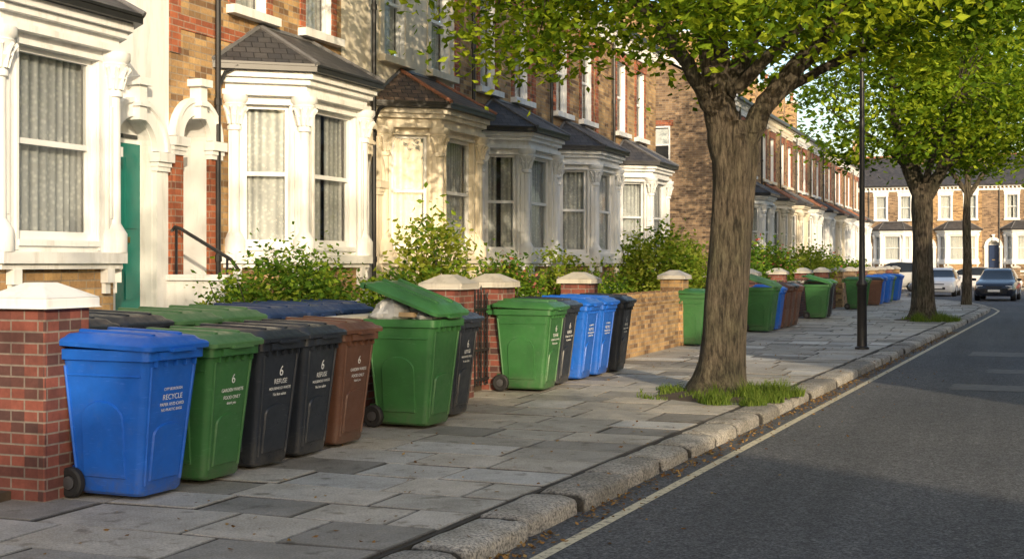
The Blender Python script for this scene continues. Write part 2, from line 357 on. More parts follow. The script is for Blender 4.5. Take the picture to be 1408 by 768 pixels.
def house(name,T,a0,a1,c,dc,wm=BR_Y,base=None,dhw=.38,doorm=DOORN,roofb=SLATE,trim=WHITE,s0=False,s1=False,hood=None,jamb=None,red=True,H=7.0,zf=1.0,pipe=True,zs=2.78,dep=.34,far=False):
    P=empty(name); rr=random.Random(int(a0*37)&1023)
    g=G(T); gd=G(T); gr=G(T); gb=G(T); gn=G(T)
    wins=[(c-.82-.35,c-.82+.35,4.62,6.25),(c+.82-.35,c+.82+.35,4.62,6.25)]
    holes=[w+(.11,) for w in wins]+[(dc-dhw,dc+dhw,zf,zs+dhw,dep)]
    wallh(g,ID,a0,a1,-.1,H,holes,wm,rmat=WHITE)
    archdoor(g,gd,dc,dhw,zf,zs,wm,hood or trim,jamb or trim,doorm,dep)
    for k in range(5): g.fbox(ID,dc-dhw,dc+dhw,.004,.95-.2*k,-.05+.2*k,.15+.2*k-.003,STONE)
    surr=BR_R if red else trim
    for w in wins:
        g.fbox(ID,w[0]-.13,w[0],0,.018,w[2]-.02,w[3],surr); g.fbox(ID,w[1],w[1]+.13,0,.018,w[2]-.02,w[3],surr)
        g.fbox(ID,w[0]-.16,w[1]+.16,0,.035,w[3],w[3]+.24,surr if red else trim); g.fbox(ID,w[0]-.2,w[1]+.2,.002,.07,w[3]+.24,w[3]+.31,trim)
        g.fbox(ID,w[0]-.17,w[1]+.17,-.1,.12,w[2]-.10,w[2],trim)
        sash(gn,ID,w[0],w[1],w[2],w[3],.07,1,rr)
    if red:
        g.fbox(ID,a0+.003,a0+.2,0,.016,3.9,H-.45,BR_R)
        g.fbox(ID,a0+.2,a1-.003,0,.012,4.18,4.34,BR_R)
    g.fbox(ID,a0,a1,0,.06,H-.42,H-.30,trim); g.fbox(ID,a0,a1,0,.16,H-.16,H-.06,trim)
    k=a0+.1
    while k<a1-.1: g.fbox(ID,k,k+.1,0,.13,H-.30,H-.16,trim); k+=.26
    g.fbox(ID,a0,a1,.161,.27,H-.1,H+.0,BLACKM)
    gr.add([(a0,.26,H-.02),(a1,.26,H-.02),(a1,-4,H+2.3),(a0,-4,H+2.3),(a0,-8.2,H-.02),(a1,-8.2,H-.02)],[(0,1,2,3),(3,2,5,4)],SLATE)
    gr.tube([(a0,-4,H+2.32),(a1,-4,H+2.32)],.09,TERRA,6)
    gr.fbox(ID,a0-.35,a0+.35,-3.9,-2.9,H+1.2,H+3.4,BR_Y); gr.fbox(ID,a0-.4,a0+.4,-3.95,-2.85,H+3.4,H+3.52,STONE)
    for q in(-3.65,-3.15):
        gr.lathe(a0,q,[(.11,H+3.52),(.09,H+3.9),(.12,H+3.92),(.12,H+3.98)],TERRA,8)
    for flag,a in((s0,a0),(s1,a1)):
        if flag:
            g.add([(a,0,-.1),(a,0,H-.05),(a,-4,H+2.22),(a,-8,H-.05),(a,-8,-.1)],[(0,1,2,3,4)],wm)
            if a==a0:
                Fg=lambda x,d,z:(a0-d,-x,z)
                g.fbox(Fg,1.95,2.75,.0,.06,4.75,4.85,trim); g.fbox(Fg,1.95,2.75,.0,.05,6.1,6.28,BR_R)
                for fx0,fx1,fz0,fz1 in((2.05,2.1,4.85,6.1),(2.6,2.65,4.85,6.1),(2.1,2.6,4.85,4.92),(2.1,2.6,6.04,6.1),(2.1,2.6,5.45,5.5)): gn.fbox(Fg,fx0,fx1,.0,.04,fz0,fz1,SASH)
                gn.quad(Fg,2.1,2.6,4.92,6.04,.03,GLASS); gn.quad(Fg,2.1,2.6,4.92,6.04,.01,INT); gn.fbox(Fg,2.12,2.58,.012,.018,5.5,6.0,SASH)
                g.add([(a-.06,.2,H-.05),(a-.06,-4,H+2.3),(a-.06,-8.1,H-.05),(a-.06,-8.1,H+.1),(a-.06,-4,H+2.45),(a-.06,.2,H+.1)],[(0,1,4,5),(1,2,3,4)],trim)
    pr=.7; A=c-1.3
    base=base or wm
    def off(e):
        nx,ny=.786,.618
        ax=A-e/nx; bx=A+(ny*(pr+e)-e)/nx
        return [(ax,.003),(bx,pr+e),(2*c-bx,pr+e),(2*c-ax,.003)]
    pl=off(0)
    gb.prism(off(0),-.05,1.58,base)
    gb.prism(off(.03),1.0,1.12,trim)
    gb.prism(off(.12),1.58,1.68,trim); gb.prism(off(.08),1.53,1.58,trim)
    fac=[facet(pl[i],pl[i+1]) for i in range(3)]
    for i,(F,L) in enumerate(fac):
        h=(.24,L-.24,1.79,3.46) if i==1 else (L/2-.27,L/2+.27,1.79,3.46)
        wallh(gb,F,0,L,1.68,3.6,[h+(.06,)],trim,rmat=trim)
        sash(gn,F,*h,.06,1,rr)
        gb.fbox(F,h[0]-.05,h[1]+.05,0,.03,3.46,3.50,trim); gb.fbox(F,h[0]-.04,h[0]-.012,0,.02,1.70,3.46,trim); gb.fbox(F,h[1]+.012,h[1]+.04,0,.02,1.70,3.46,trim)
        gb.fbox(F,h[0]-.02,h[1]+.02,-.02,.035,1.735,1.785,trim)
        for q in((.1,L-.1) if i!=1 else (.14,1.36)):
            gb.fbox(F,q-.05,q+.05,.005,.09,1.40,1.53,trim); gb.fbox(F,q-.035,q+.035,.005,.05,1.30,1.40,trim)
        for q in((.055,L-.055)):
            gb.fbox(F,q-.055,q+.055,.0,.035,1.90,3.16,trim); gb.fbox(F,q-.03,q+.03,.035,.046,2.0,3.05,trim)
    for j,(x,y) in enumerate(pl):
        if j in(0,3): x+= .05 if j==0 else -.05; y+=.05
        gb.lathe(x,y,[(.135,1.68),(.135,1.86),(.115,1.89),(.09,1.93),(.072,1.96),(.068,3.14),(.09,3.15),(.09,3.19),(.075,3.21),(.085,3.26),(.12,3.32),(.10,3.34),(.115,3.38),(.15,3.45),(.13,3.46),(.165,3.50),(.165,3.56)],trim,10)
        if not far:
          for k in range(10):
            an=k*math.pi/5+.3; ex,ey=math.cos(an),math.sin(an)
            gb.tube([(x+ex*.08,y+ey*.08,3.22),(x+ex*.115,y+ey*.115,3.36),(x+ex*.16,y+ey*.16,3.42),(x+ex*.15,y+ey*.15,3.38)],[.02,.022,.018,.006],trim,5)
    gb.prism(off(.10),3.56,3.62,trim); gb.prism(off(.05),3.62,3.70,trim); gb.prism(off(.12),3.70,3.765,trim); gb.prism(off(.17),3.765,3.84,trim)
    gb.prism(off(.25),3.842,3.90,BLACKM)
    e=off(.26); t0=(c-.62,.004,4.48); t1=(c+.62,.004,4.48)
    ev=[(x,y,3.93) for x,y in e]
    gr.add(ev+[t0,t1],[(0,1,4),(1,2,5,4),(2,3,5)],roofb)
    gr.prism(e,3.902,3.93,BLACKM)
    rid=TERRA if roofb is TILE else LEAD
    gr.tube([ev[1],t0],.035,rid,6); gr.tube([ev[2],t1],.035,rid,6)
    gr.tube([t0,t1],.04,LEAD,6); gr.tube([ev[0],t0],.03,LEAD,6); gr.tube([ev[3],t1],.03,LEAD,6)
    if pipe:
        x=c-1.62
        g.tube([(x,.08,-.05),(x,.08,H-.1)],.032,BLACKM,8)
        for z in(1.6,3.4,5.2): g.lathe(x,.08,[(.045,z),(.045,z+.08)],BLACKM,8)
        g.tube([(x,.08,3.6),(x+.12,.1,3.8),(x+.2,.22,3.88)],.026,BLACKM,6)
    for gg,nm in((g,'walls'),(gd,'door'),(gr,'roof'),(gb,'bay_window'),(gn,'sash_windows')):
        if gg.v: gg.obj(nm,P,sharp=40)
    return P
TL=lambda p:(-8.7+p[1],p[0],p[2])
house('brick_house',TL,3.2,7.6,5.35,7.1)
house('white_painted_house',TL,7.6,12.0,9.42,11.36,wm=WHITE,base=BR_Y,dhw=.34,doorm=DOORG,red=False,pipe=False,dep=.16)
house('brick_house',TL,12.0,15.9,14.45,12.45,dhw=.26,jamb=BR_R,zs=2.98)
house('cream_painted_house',TL,15.9,19.75,18.35,16.5,wm=CREAM,roofb=TILE,trim=CREAM,red=False)
house('brick_house',TL,19.75,23.4,22.0,20.15,dhw=.3)
house('brick_house',TL,23.4,27.4,25.95,24.0,doorm=DOORR)
house('brick_house',TL,27.4,32.5,30.2,28.2,s1=True)
for i in range(9):
    a=42+3.9*i
    house('brick_house',TL,a,a+3.9,a+2.5,a+.65,wm=BR_Y if i%3 else BR_B,roofb=TILE if i%2 else SLATE,trim=CREAM if i in(1,2,5) else WHITE,s0=(i==0),s1=(i==8),far=True)
TE=lambda p:(p[0],95-p[1],p[2])
for i in range(9):
    a=-24+4.3*i
    house('brick_house',TE,a,a+4.3,a+2.75,a+.75,wm=BR_B if i%2 else BR_Y,doorm=DOORN,red=False,trim=WHITE,pipe=bool(i%2),far=True)
TO=lambda p:(10.5-p[1],p[0],p[2])
for i in range(8):
    a=-46+4.2*i
    house('brick_house',TO,a,a+4.2,a+2.6,a+.7,s1=(i==7),wm=BR_Y,far=True)
for i in range(14):
    a=3.6+4.2*i
    house('brick_house',TO,a,a+4.2,a+2.6,a+.7,s0=(i==0),wm=BR_Y,far=True)

g=G(); g.box(-8.7,-7.92,11.90,12.10,0,1.40,WHITE); g.box(-8.7,-7.88,11.87,12.13,1.40,1.46,WHITE); g.obj('step_side_wall',bevel=.008)
g=G(); g.tube([(-8.6,12.0,1.46),(-8.6,12.0,1.98)],.014,BLACKM,6); g.tube([(-7.95,12.0,1.3),(-7.95,12.0,1.66)],.014,BLACKM,6)
g.tube([(-8.66,12.0,1.93),(-8.62,12.0,1.98),(-8.55,12.0,1.96),(-7.9,12.0,1.62),(-7.8,12.0,1.5)],.02,BLACKM,8); g.obj('handrail')

# ------------------------------------------------------------ ground, road, pavements
def sheet(name,x0,x1,y0,y1,z,mat):
    g=G(); g.add([(x0,y0,z),(x1,y0,z),(x1,y1,z),(x0,y1,z)],[(0,1,2,3)],mat); return g.obj(name)
sheet('ground',-900,900,-600,1500,-.13,GROUND)
sheet('road',-60,60,-55,91.5,-.12,ASPH)
K=[(-3.17+.0445*y,y) for y in (-8,0,10,20,30,40,47)]+[(-1.0,50),(-1.25,53),(-1.9,56.5),(-2.9,59.5),(-4.0,62),(-5.0,65),(-5.5,69),(-5.7,76),(-6.6,78.6),(-9,80),(-30,80.3)]
def kx(y):
    for (x0,y0),(x1,y1) in zip(K,K[1:]):
        if y0<=y<=y1: return x0+(x1-x0)*(y-y0)/(y1-y0)
    return K[0][0]
def offs(d):
    out=[]
    for i,(x,y) in enumerate(K):
        x0,y0=K[max(i-1,0)]; x1,y1=K[min(i+1,len(K)-1)]
        tx,ty=x1-x0,y1-y0; L=math.hypot(tx,ty); out.append((x+ty/L*d,y-tx/L*d))
    return out
ki=offs(-.36)
g=G(); g.prism(ki+[(-30,79),(-8.7,79),(-8.7,-8)],-.13,-.016,MORT); g.obj('pavement')
g=G(); g.prism([(-8.7,-8),(-6.3,-8),(-6.3,78.6),(-30,78.6),(-30,-8)],-.05,.06,SOIL); g.obj('garden_ground')
def along(pts,s):
    for (x0,y0),(x1,y1) in zip(pts,pts[1:]):
        L=math.hypot(x1-x0,y1-y0)
        if s<=L: return (x0+(x1-x0)*s/L,y0+(y1-y0)*s/L,(x1-x0)/L,(y1-y0)/L)
        s-=L
    return (x1,y1,(x1-x0)/L,(y1-y0)/L)
tot=sum(math.hypot(b[0]-a[0],b[1]-a[1]) for a,b in zip(K,K[1:]))
g=G(); s=0
while s<tot-22:
    L=R.uniform(.78,1.08); x0,y0,tx,ty=along(K,s+.018); x1,y1,ux,uy=along(K,min(s+L-.018,tot)); dz=R.uniform(-.010,.010); do=R.uniform(-.020,.018)
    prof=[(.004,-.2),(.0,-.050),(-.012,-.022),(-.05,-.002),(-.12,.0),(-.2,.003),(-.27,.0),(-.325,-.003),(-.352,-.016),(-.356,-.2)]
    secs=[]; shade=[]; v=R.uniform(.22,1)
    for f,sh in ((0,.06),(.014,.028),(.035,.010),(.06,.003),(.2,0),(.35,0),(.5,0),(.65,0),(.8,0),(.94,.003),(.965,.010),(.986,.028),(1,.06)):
        x=x0+(x1-x0)*f; y=y0+(y1-y0)*f; nx,ny=ty,-tx
        q=[]
        for o,z in prof:
            j=.016*noise.noise(Vector((s*3+f*7,o*13,z*14))) if z>-.1 else 0
            q.append((x+nx*(o+do+(j if o>-.1 else 0)-(sh*.8 if o>-.1 else 0)),y+ny*(o+do),z+dz-(sh if z>-.1 else 0)+j*.6))
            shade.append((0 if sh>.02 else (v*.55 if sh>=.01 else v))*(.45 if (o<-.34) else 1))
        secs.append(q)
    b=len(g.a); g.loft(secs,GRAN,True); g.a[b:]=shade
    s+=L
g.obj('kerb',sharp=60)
g=G()
a_,b_=offs(-.34),offs(-.035)
for i in range(len(K)-2):
    g.add([(*a_[i],-.06),(*b_[i],-.06),(*b_[i+1],-.06),(*a_[i+1],-.06)],[(0,1,2,3)],MORT)
g.obj('kerb_bedding')
lo=offs(.22); li=offs(.30)
g=G()
for i in range(9): g.add([(*lo[i],-.116),(*li[i],-.116),(*li[i+1],-.116),(*lo[i+1],-.116)],[(0,1,2,3)],LINE)
g.obj('road_line')
SUNSTREAK=simple('painted_sun_streak',(.14,.138,.132),.85,.35,8,bmp=.6)  # paler asphalt colour painting streaks of sunlight onto the road
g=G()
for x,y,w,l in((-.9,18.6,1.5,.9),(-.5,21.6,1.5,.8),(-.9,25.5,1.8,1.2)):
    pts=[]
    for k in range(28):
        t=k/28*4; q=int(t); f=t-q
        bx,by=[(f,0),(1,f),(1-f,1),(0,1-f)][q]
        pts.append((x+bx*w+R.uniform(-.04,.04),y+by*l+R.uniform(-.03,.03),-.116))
    g.add(pts,[tuple(range(28))],SUNSTREAK)
g.obj('road_sun_streaks')
g=G(); y=-2.0
while y<70:
    h=R.choice([.52,.6,.6,.68,.76]); x=-6.12
    lim0,lim1=kx(y)-.385,kx(y+h)-.385
    x-=R.uniform(0,.4)
    while x<min(lim0,lim1)-.12:
        w=R.uniform(.6,1.15); x1=x+w
        last=x1>min(lim0,lim1)-.3
        q=.008; ba=[(x+q,y+q),((lim0 if last else x1)-q,y+q),((lim1 if last else x1)-q,y+h-q),(x+q,y+h-q)]
        cx=sum(p[0] for p in ba)/4; cy=sum(p[1] for p in ba)/4; tx=R.gauss(0,.005); ty=R.gauss(0,.007); z=R.uniform(-.004,.004)
        zz=lambda p:z+(p[0]-cx)*tx+(p[1]-cy)*ty
        def ins(p,e): return (p[0]+(e if p[0]<cx else -e),p[1]+(e if p[1]<cy else -e))
        pts=[(*p,-.03) for p in ba]+[(*p,zz(p)-.010) for p in ba]+[(*ins(p,.010),zz(p)-.0015) for p in ba]+[(*ins(p,.016),zz(p)) for p in ba]
        col=min(1,max(.13,R.gauss(.52,.25)))
        g.add(pts,[(0,1,5,4),(1,2,6,5),(2,3,7,6),(3,0,4,7),(4,5,9,8),(5,6,10,9),(6,7,11,10),(7,4,8,11),(8,9,13,12),(9,10,14,13),(10,11,15,14),(11,8,12,15),(12,13,14,15)],SLAB,a=[0]*8+[col*.45]*4+[col]*4)
        if last: break
        x=x1
    y+=h
g.obj('paving_slabs')
g=G(); g.box(5.2,5.36,-55,76,-.13,0.0,GRAN); g.obj('kerb')
g=G(); g.box(5.36,8.0,-55,76,-.13,-.002,SLAB); g.obj('pavement')
g=G(); g.box(8.0,24,-55,76,-.13,.06,SOIL); g.obj('garden_ground')
g=G(); g.box(-60,60,90.8,91.0,-.13,0.0,GRAN); g.obj('kerb')
g=G(); g.box(-60,60,91.0,93.1,-.13,-.002,SLAB); g.obj('pavement')
g=G(); g.box(-60,60,93.1,110,-.13,.06,SOIL); g.obj('garden_ground')

# ------------------------------------------------------------ garden walls & piers
def pier(y,mat,x0=-6.47,x1=-6.02,h=1.28,w=.45,capm=STONE,T=None):
    g=G(T); g.box(x0,x1,y,y+w,-.05,h,mat)
    cx,cy=(x0+x1)/2,y+w/2
    g.box(x0-.05,x1+.05,y-.05,y+w+.05,h,h+.07,capm)
    g.add([(x0-.05,y-.05,h+.07),(x1+.05,y-.05,h+.07),(x1+.05,y+w+.05,h+.07),(x0-.05,y+w+.05,h+.07),
           (cx-.08,cy-.08,h+.17),(cx+.08,cy-.08,h+.17),(cx+.08,cy+.08,h+.17),(cx-.08,cy+.08,h+.17)],[(0,1,5,4),(1,2,6,5),(2,3,7,6),(3,0,4,7),(4,5,6,7)],capm)
    g.obj('brick_gate_pier',bevel=.012)
def gwall(y0,y1,mat,h=1.0,cope=STONE,style=0,T=None):
    g=G(T)
    if style==0:
        g.box(-6.32,-6.1,y0,y1,-.05,h,mat); g.box(-6.36,-6.06,y0,y1,h,h+.06,cope)
    else:
        g.box(-6.32,-6.1,y0,y1,-.05,h-.22,mat); g.box(-6.34,-6.08,y0,y1,h-.22,h-.16,mat)
        n=int((y1-y0)/.42); w=(y1-y0)/n
        for i in range(n):
            a=y0+i*w
            pl=[(a+.0,h-.16),(a+w,h-.16),(a+w,h)]+[(a+w/2+w*.36*math.cos(t*math.pi/8),h-.0-.11*math.sin(t*math.pi/8)) for t in range(9)]+[(a,h)]
            pts=[(-6.32,p,q) for p,q in pl]+[(-6.1,p,q) for p,q in pl]; m=len(pl)
            g.add(pts,[tuple(range(m)),tuple(range(m,2*m))]+[(j,(j+1)%m,m+(j+1)%m,m+j) for j in range(m)],mat)
    g.obj('brick_garden_wall')
for y,m in((6.95,BR_D),(13.8,BR_D),(15.15,BR_D),(18.65,BR_D),(24.5,BR_Y),(28.2,BR_D),(31.9,BR_D),(36,BR_D),(40.5,BR_D)): pier(y,m,capm=WHITE if y<7 else STONE)
gwall(-6,5.4,BR_D,1.0); gwall(7.4,13.8,BR_D,1.0); gwall(15.6,18.65,BR_D,1.0); gwall(19.1,24.5,BR_Y,1.08,style=1); gwall(24.95,28.2,BR_Y,.95); gwall(28.65,31.9,BR_D,.95); gwall(32.35,36,BR_D,1.0); gwall(36.45,40.5,BR_D,1.0)
for i in range(8):
    y=44.6+3.9*i; pier(y,[BR_D,BR_Y,BR_B][i%3]); gwall(y+.45,y+2.6,[BR_D,BR_B][i%2],.85)
for i in range(8):
    a=-22+4.3*i; pier(a,BR_B,T=lambda p:(p[1],93.1+(-6.1-p[0]),p[2])); gwall(a+.45,a+3.2,BR_B,.8,T=lambda p:(p[1],93.1+(-6.1-p[0]),p[2]))
for y in(7.3,15.9,23.4,27.4): 
    g=G(); g.box(-8.0,-6.47,y-.05,y+.1,0,.8,BR_D); g.obj('brick_garden_wall')
g=G(); y0,y1=14.27,15.13; x=-6.2
for k in range(9):
    yy=y0+.04+k*(y1-y0-.08)/8; top=1.15+.12*math.sin(math.pi*k/8)
    g.tube([(x,yy,.08),(x,yy,top)],.010,BLACKM,6); g.lathe(x,yy,[(.004,top),(.017,top+.03),(.003,top+.08)],BLACKM,6)
for z in(.14,.5,1.0): g.box(x-.012,x+.012,y0,y1,z,z+.03,BLACKM)
for cz in(.75,.32):
    for k in range(4):
        cy=y0+.15+k*.19; g.tube([(x+.012,cy+.07*math.cos(t)*(1-t/9),cz+.07*math.sin(t)*(1-t/9)) for t in np.linspace(0,6.28,14)],.006,BLACKM,5)
g.obj('iron_gate')

# ------------------------------------------------------------ wheelie bins
def rrect(xb,xf,hw,z,r=.05,n=4,sl=0):
    out=[]
    for cx,cy,a0 in((xf-r,hw-r,0),(xb+r,hw-r,90),(xb+r,-hw+r,180),(xf-r,-hw+r,270)):
        for k in range(n+1):
            a=math.radians(a0+90*k/n); x=cx+r*math.cos(a); out.append((x,cy+r*math.sin(a),z-sl*x))
    return out
def binparts(body,lid):
    g=G()
    g.loft([rrect(-.49,-.01,.205,.03),rrect(-.52,.0,.225,.05),rrect(-.54,.02,.238,.22,.05),rrect(-.60,.10,.285,.89,.055),rrect(-.60,.10,.285,.895),rrect(-.628,.128,.308,.90),rrect(-.63,.13,.31,.965),rrect(-.62,.12,.3,.968)],body)
    hwz=lambda z:.225+(z-.05)/.84*.06
    xfz=lambda z:(z-.05)/.84*.10
    for s in(-1,1):
        pl=[(-.44,.14),(-.10,.14)]+[(-.27+.17*math.cos(t*math.pi/10),.52+.12*math.sin(t*math.pi/10)) for t in range(11)]
        def pt(x,z,o): return (x,s*(hwz(z)+o),z)
        cx=-.27;cz=.37
        secs=[[pt(x,z,-.004) for x,z in pl],[pt(cx+(x-cx)*.96,cz+(z-cz)*.97,.014) for x,z in pl]]
        g.loft(secs,body,False)
        g.tube([pt(-.55,.80,.0),pt(.05,.80,.0)],.008,body,6)
        g.tube([pt(-.5,.1,.002),pt(-.56,.86,.002)],.012,body,6)
    pl=[(-.15,.12),(.15,.12)]+[(.15*math.cos(t*math.pi/10),.42+.07*math.sin(t*math.pi/10)) for t in range(11)]
    g.loft([[(xfz(z)-.004,y,z) for y,z in pl],[(xfz(z)+.013,y*.94,.3+(z-.3)*.96) for y,z in pl]],body,False)
    for y in(-.2,.2): g.tube([(xfz(.1),y*.9,.1),(xfz(.86),y*1.1,.86)],.011,body,6)
    for y in(-.2,-.1,0,.1,.2): g.box(.10,.128,y-.006,y+.006,.86,.90,body)
    g.box(.125,.15,-.2,.2,.905,.955,body)
    g.tube([(-.53,-.27,.10),(-.53,.27,.10)],.012,HUB,8)
    for s in(-1,1):
        w=[]
        for r,o in((.03,.0),(.085,.0),(.10,.008),(.10,.045),(.085,.055),(.05,.052),(.045,.04)):
            w.append([(-.53+r*math.cos(t*math.pi/12),s*(.235+o),.10+r*math.sin(t*math.pi/12)) for t in range(24)])
        g.loft(w,RUB); g.loft([[(-.53+r*math.cos(t*math.pi/6),s*(.235+o),.10+r*math.sin(t*math.pi/6)) for t in range(12)] for r,o in((.04,.03),(.045,.058),(.02,.062))],HUB)
    g.box(-.60,-.50,-.2,.2,.12,.2,body)
    for s in(-.24,0,.24): g.box(-.70,-.62,s-.02,s+.02,.90,.955,body)
    g.tube([(-.70,-.27,.935),(-.70,.27,.935)],.018,body,8)
    l=G(); S=.035
    l.loft([rrect(-.62,.14,.318,.968,.05,4,S),rrect(-.64,.165,.332,.970,.06,4,S),rrect(-.64,.168,.334,.998,.06,4,S),rrect(-.63,.155,.322,1.012,.06,4,S),rrect(-.60,.12,.295,1.022,.06,4,S),rrect(-.575,.095,.27,1.045,.06,4,S),rrect(-.50,.03,.20,1.058,.08,4,S),rrect(-.3,-.1,.05,1.062,.02,4,S)],lid)
    for y in(-.14,.14): l.loft([[(p[0],p[1]+y,p[2]) for p in q] for q in (rrect(-.56,.05,.028,1.04,.02,2,S),rrect(-.56,.05,.026,1.066,.02,2,S),rrect(-.55,.03,.018,1.072,.015,2,S))],lid)
    l.box(-.685,-.62,-.22,-.12,.975,1.02,lid); l.box(-.685,-.62,.12,.22,.975,1.02,lid); l.box(-.70,-.66,-.28,.28,.965,1.012,lid)
    l.box(.14,.19,-.12,.12,.955,.975,lid)
    return g,l
cache={}
def wbin(x,y,body,lid,z=0,rot=0,label=None,sc=1.0,name='wheelie_bin',tilt=0,lift=0):
    k=(body.name,lid.name)
    P=empty(name,(x,y,z)); P.rotation_euler=(0,0,math.radians(rot)); P.scale=(sc,sc,sc*1.02)
    if k not in cache:
        gb,gl=binparts(body,lid); b=gb.obj('body',P,sharp=35); l=gl.obj('lid',P,sharp=35); cache[k]=(b.data,l.data)
    else:
        b=bpy.data.objects.new('body',cache[k][0]); l=bpy.data.objects.new('lid',cache[k][1])
        for o in(b,l): scene.collection.objects.link(o); o.parent=P
    if tilt:
        piv=Vector((.16,0,.97)); l.matrix_local=Matrix.Translation(piv+Vector((0,0,lift)))@Matrix.Rotation(math.radians(tilt),4,'Y')@Matrix.Translation(-piv)
    if label:
        for i,(txt,size,zc) in enumerate(label):
            cu=bpy.data.curves.new('label_text','FONT'); cu.body=txt; cu.size=size*.72; cu.align_x='CENTER'; cu.materials.append(LABEL); cu.extrude=.0004
            o=bpy.data.objects.new('label_text',cu); scene.collection.objects.link(o); o.parent=P
            up=Vector((.118,0,.993)); ya=Vector((0,1,0)); nn=ya.cross(up)
            zc=.70+(zc-.70)*.75
            M=Matrix((ya,up,nn)).transposed().to_4x4(); M.translation=Vector(((zc-.05)/.84*.10,0.02,zc))+nn*.003
            o.matrix_local=M
    return P
L1=[('CITY BOROUGH',.036,.70),('RECYCLE',.07,.62),('PAPER AND CARD',.042,.565),('NO PLASTIC BAGS',.036,.52)]
L2=[('6',.15,.70),('REFUSE',.075,.62),('HOUSEHOLD WASTE',.042,.56),('No hot ashes',.045,.50)]
L3=[('6',.13,.70),('GARDEN WASTE',.05,.62),('FOOD ONLY',.05,.55),('thank you',.04,.50)]
wbin(-5.43,7.41,P_BLUE,P_BLUE,label=L1,rot=-2,sc=1.02)
wbin(-5.42,8.12,P_GREEN,P_LGREEN,label=L3,rot=-1)
wbin(-5.43,8.80,P_BLACK,P_BLACK,label=L2,rot=-3)
wbin(-5.43,9.44,P_BLACK,P_BLACK,label=L2,rot=1)
wbin(-5.44,10.10,P_BROWN,P_BROWN,label=L3,rot=-2)
big=wbin(-5.26,11.55,P_GREEN,P_GREEN,rot=-4,sc=1.06,tilt=17,lift=.03)
wbin(-5.42,12.45,P_BLACK,P_BLACK,label=L2,rot=2)
gg=G()
def blob(cx,cy,cz,rx,ry,rz,mat,sd):
    secs=[]
    for k in range(11):
        t=k/10; ph=math.pi*(.02+.96*t)
        secs.append([((cx+rx*math.sin(ph)*math.cos(a)*(1+.5*noise.noise((math.cos(a)*2,math.sin(a)*2,t*4+sd)))),(cy+ry*math.sin(ph)*math.sin(a)*(1+.5*noise.noise((math.cos(a)*2,math.sin(a)*2,t*4+sd+9)))),cz-rz*math.cos(ph)+.05*noise.noise((math.cos(a)*4,math.sin(a)*4,sd))) for a in np.linspace(0,2*math.pi,24,endpoint=False)])
    gg.loft(secs,mat,False)
blob(-.40,-.12,1.02,.2,.2,.13,BAG,1); blob(-.38,.14,1.03,.2,.17,.12,BAG,5); blob(-.08,.0,.99,.16,.24,.06,BAG,8)
gg.box(-.5,-.1,-.27,.0,.99,1.03,simple('cardboard',(.36,.26,.15),.9)); gg.obj('rubbish_bag',big)
for yy,b,l,lb,xx in((15.35,P_GREEN,P_GREEN,L2,-5.47),(16.12,P_BLACK,P_BLACK,L2,-5.55),(16.95,P_BLUE,P_BLUE,L1,-5.52),(17.65,P_BLUE,P_BLUE,L1,-5.5),(18.4,P_BLACK,P_BLACK,L2,-5.45)):
    wbin(xx,yy,b,l,label=lb,rot=R.uniform(-4,4),sc=1.03)
wbin(-5.7,24.8,P_GREEN,P_GREEN,rot=3)
for yy,b,l in((30.2,P_GREEN,P_LGREEN),(31.1,P_BLUE,P_BLUE),(31.9,P_BROWN,P_BROWN),(32.6,P_BROWN,P_BLACK),(33.3,P_BROWN,P_BROWN),(38.2,P_GREEN,P_GREEN),(39.0,P_BLACK,P_GREEN),(46.5,P_GREEN,P_GREEN),(47.3,P_GREEN,P_LGREEN),(51,P_BROWN,P_BLACK),(52,P_BLUE,P_BLUE),(54.2,P_BLUE,P_BLUE),(55,P_GREEN,P_GREEN),(57.5,P_BLUE,P_BLUE),(58.3,P_BLUE,P_BLUE)):
    wbin(-5.35+ (yy-30)*.018,yy,b,l,rot=R.uniform(-8,6),sc=R.uniform(.97,1.05),tilt=14 if yy in(30.2,38.2) else 0)
for yy,b,l in((7.95,P_BLACK,P_BLACK),(8.65,P_BLACK,P_BLACK),(9.35,P_GREEN,P_LGREEN),(10.05,P_GREEN,P_LGREEN),(10.75,P_NAVY,P_NAVY),(11.45,P_BLUE,P_NAVY),(12.15,P_NAVY,P_NAVY)):
    wbin(-6.6,yy,b,l,z=.06,rot=R.uniform(-4,4),sc=1.03)

# ------------------------------------------------------------ foliage
def leafmesh(name,C,size,mat,parent=None,seed=0,lc=None,up=.6,aspect=.62):
    r=np.random.default_rng(seed); n=len(C); C=np.asarray(C)
    nr=r.normal(size=(n,3)); nr[:,2]=np.abs(nr[:,2])+up; nr/=np.linalg.norm(nr,axis=1)[:,None]
    d=r.normal(size=(n,3)); d[:,2]-=.3; d-=nr*(d*nr).sum(1)[:,None]; d/=np.linalg.norm(d,axis=1)[:,None]+1e-9
    w=np.cross(nr,d); s=(size*r.uniform(.6,1.25,n))[:,None]
    a=C-d*s*.5; t=C+d*s*.5; b=C+w*s*aspect*.5-nr*s*.08-d*s*.08; c=C-w*s*aspect*.5-nr*s*.08-d*s*.08
    V=np.stack([a,b,t,c],1).reshape(-1,3); I=np.arange(n*4).reshape(n,4)
    me=bpy.data.meshes.new(name); me.from_pydata(V.tolist(),[],I.tolist()); me.materials.append(mat)
    if lc is None: lc=r.uniform(0,1,n)
    at=me.attributes.new('lc','FLOAT','POINT'); at.data.foreach_set('value',np.repeat(np.clip(lc,0,1),4).astype(np.float32))
    o=bpy.data.objects.new(name,me); scene.collection.objects.link(o)
    if parent: o.parent=parent
    return o
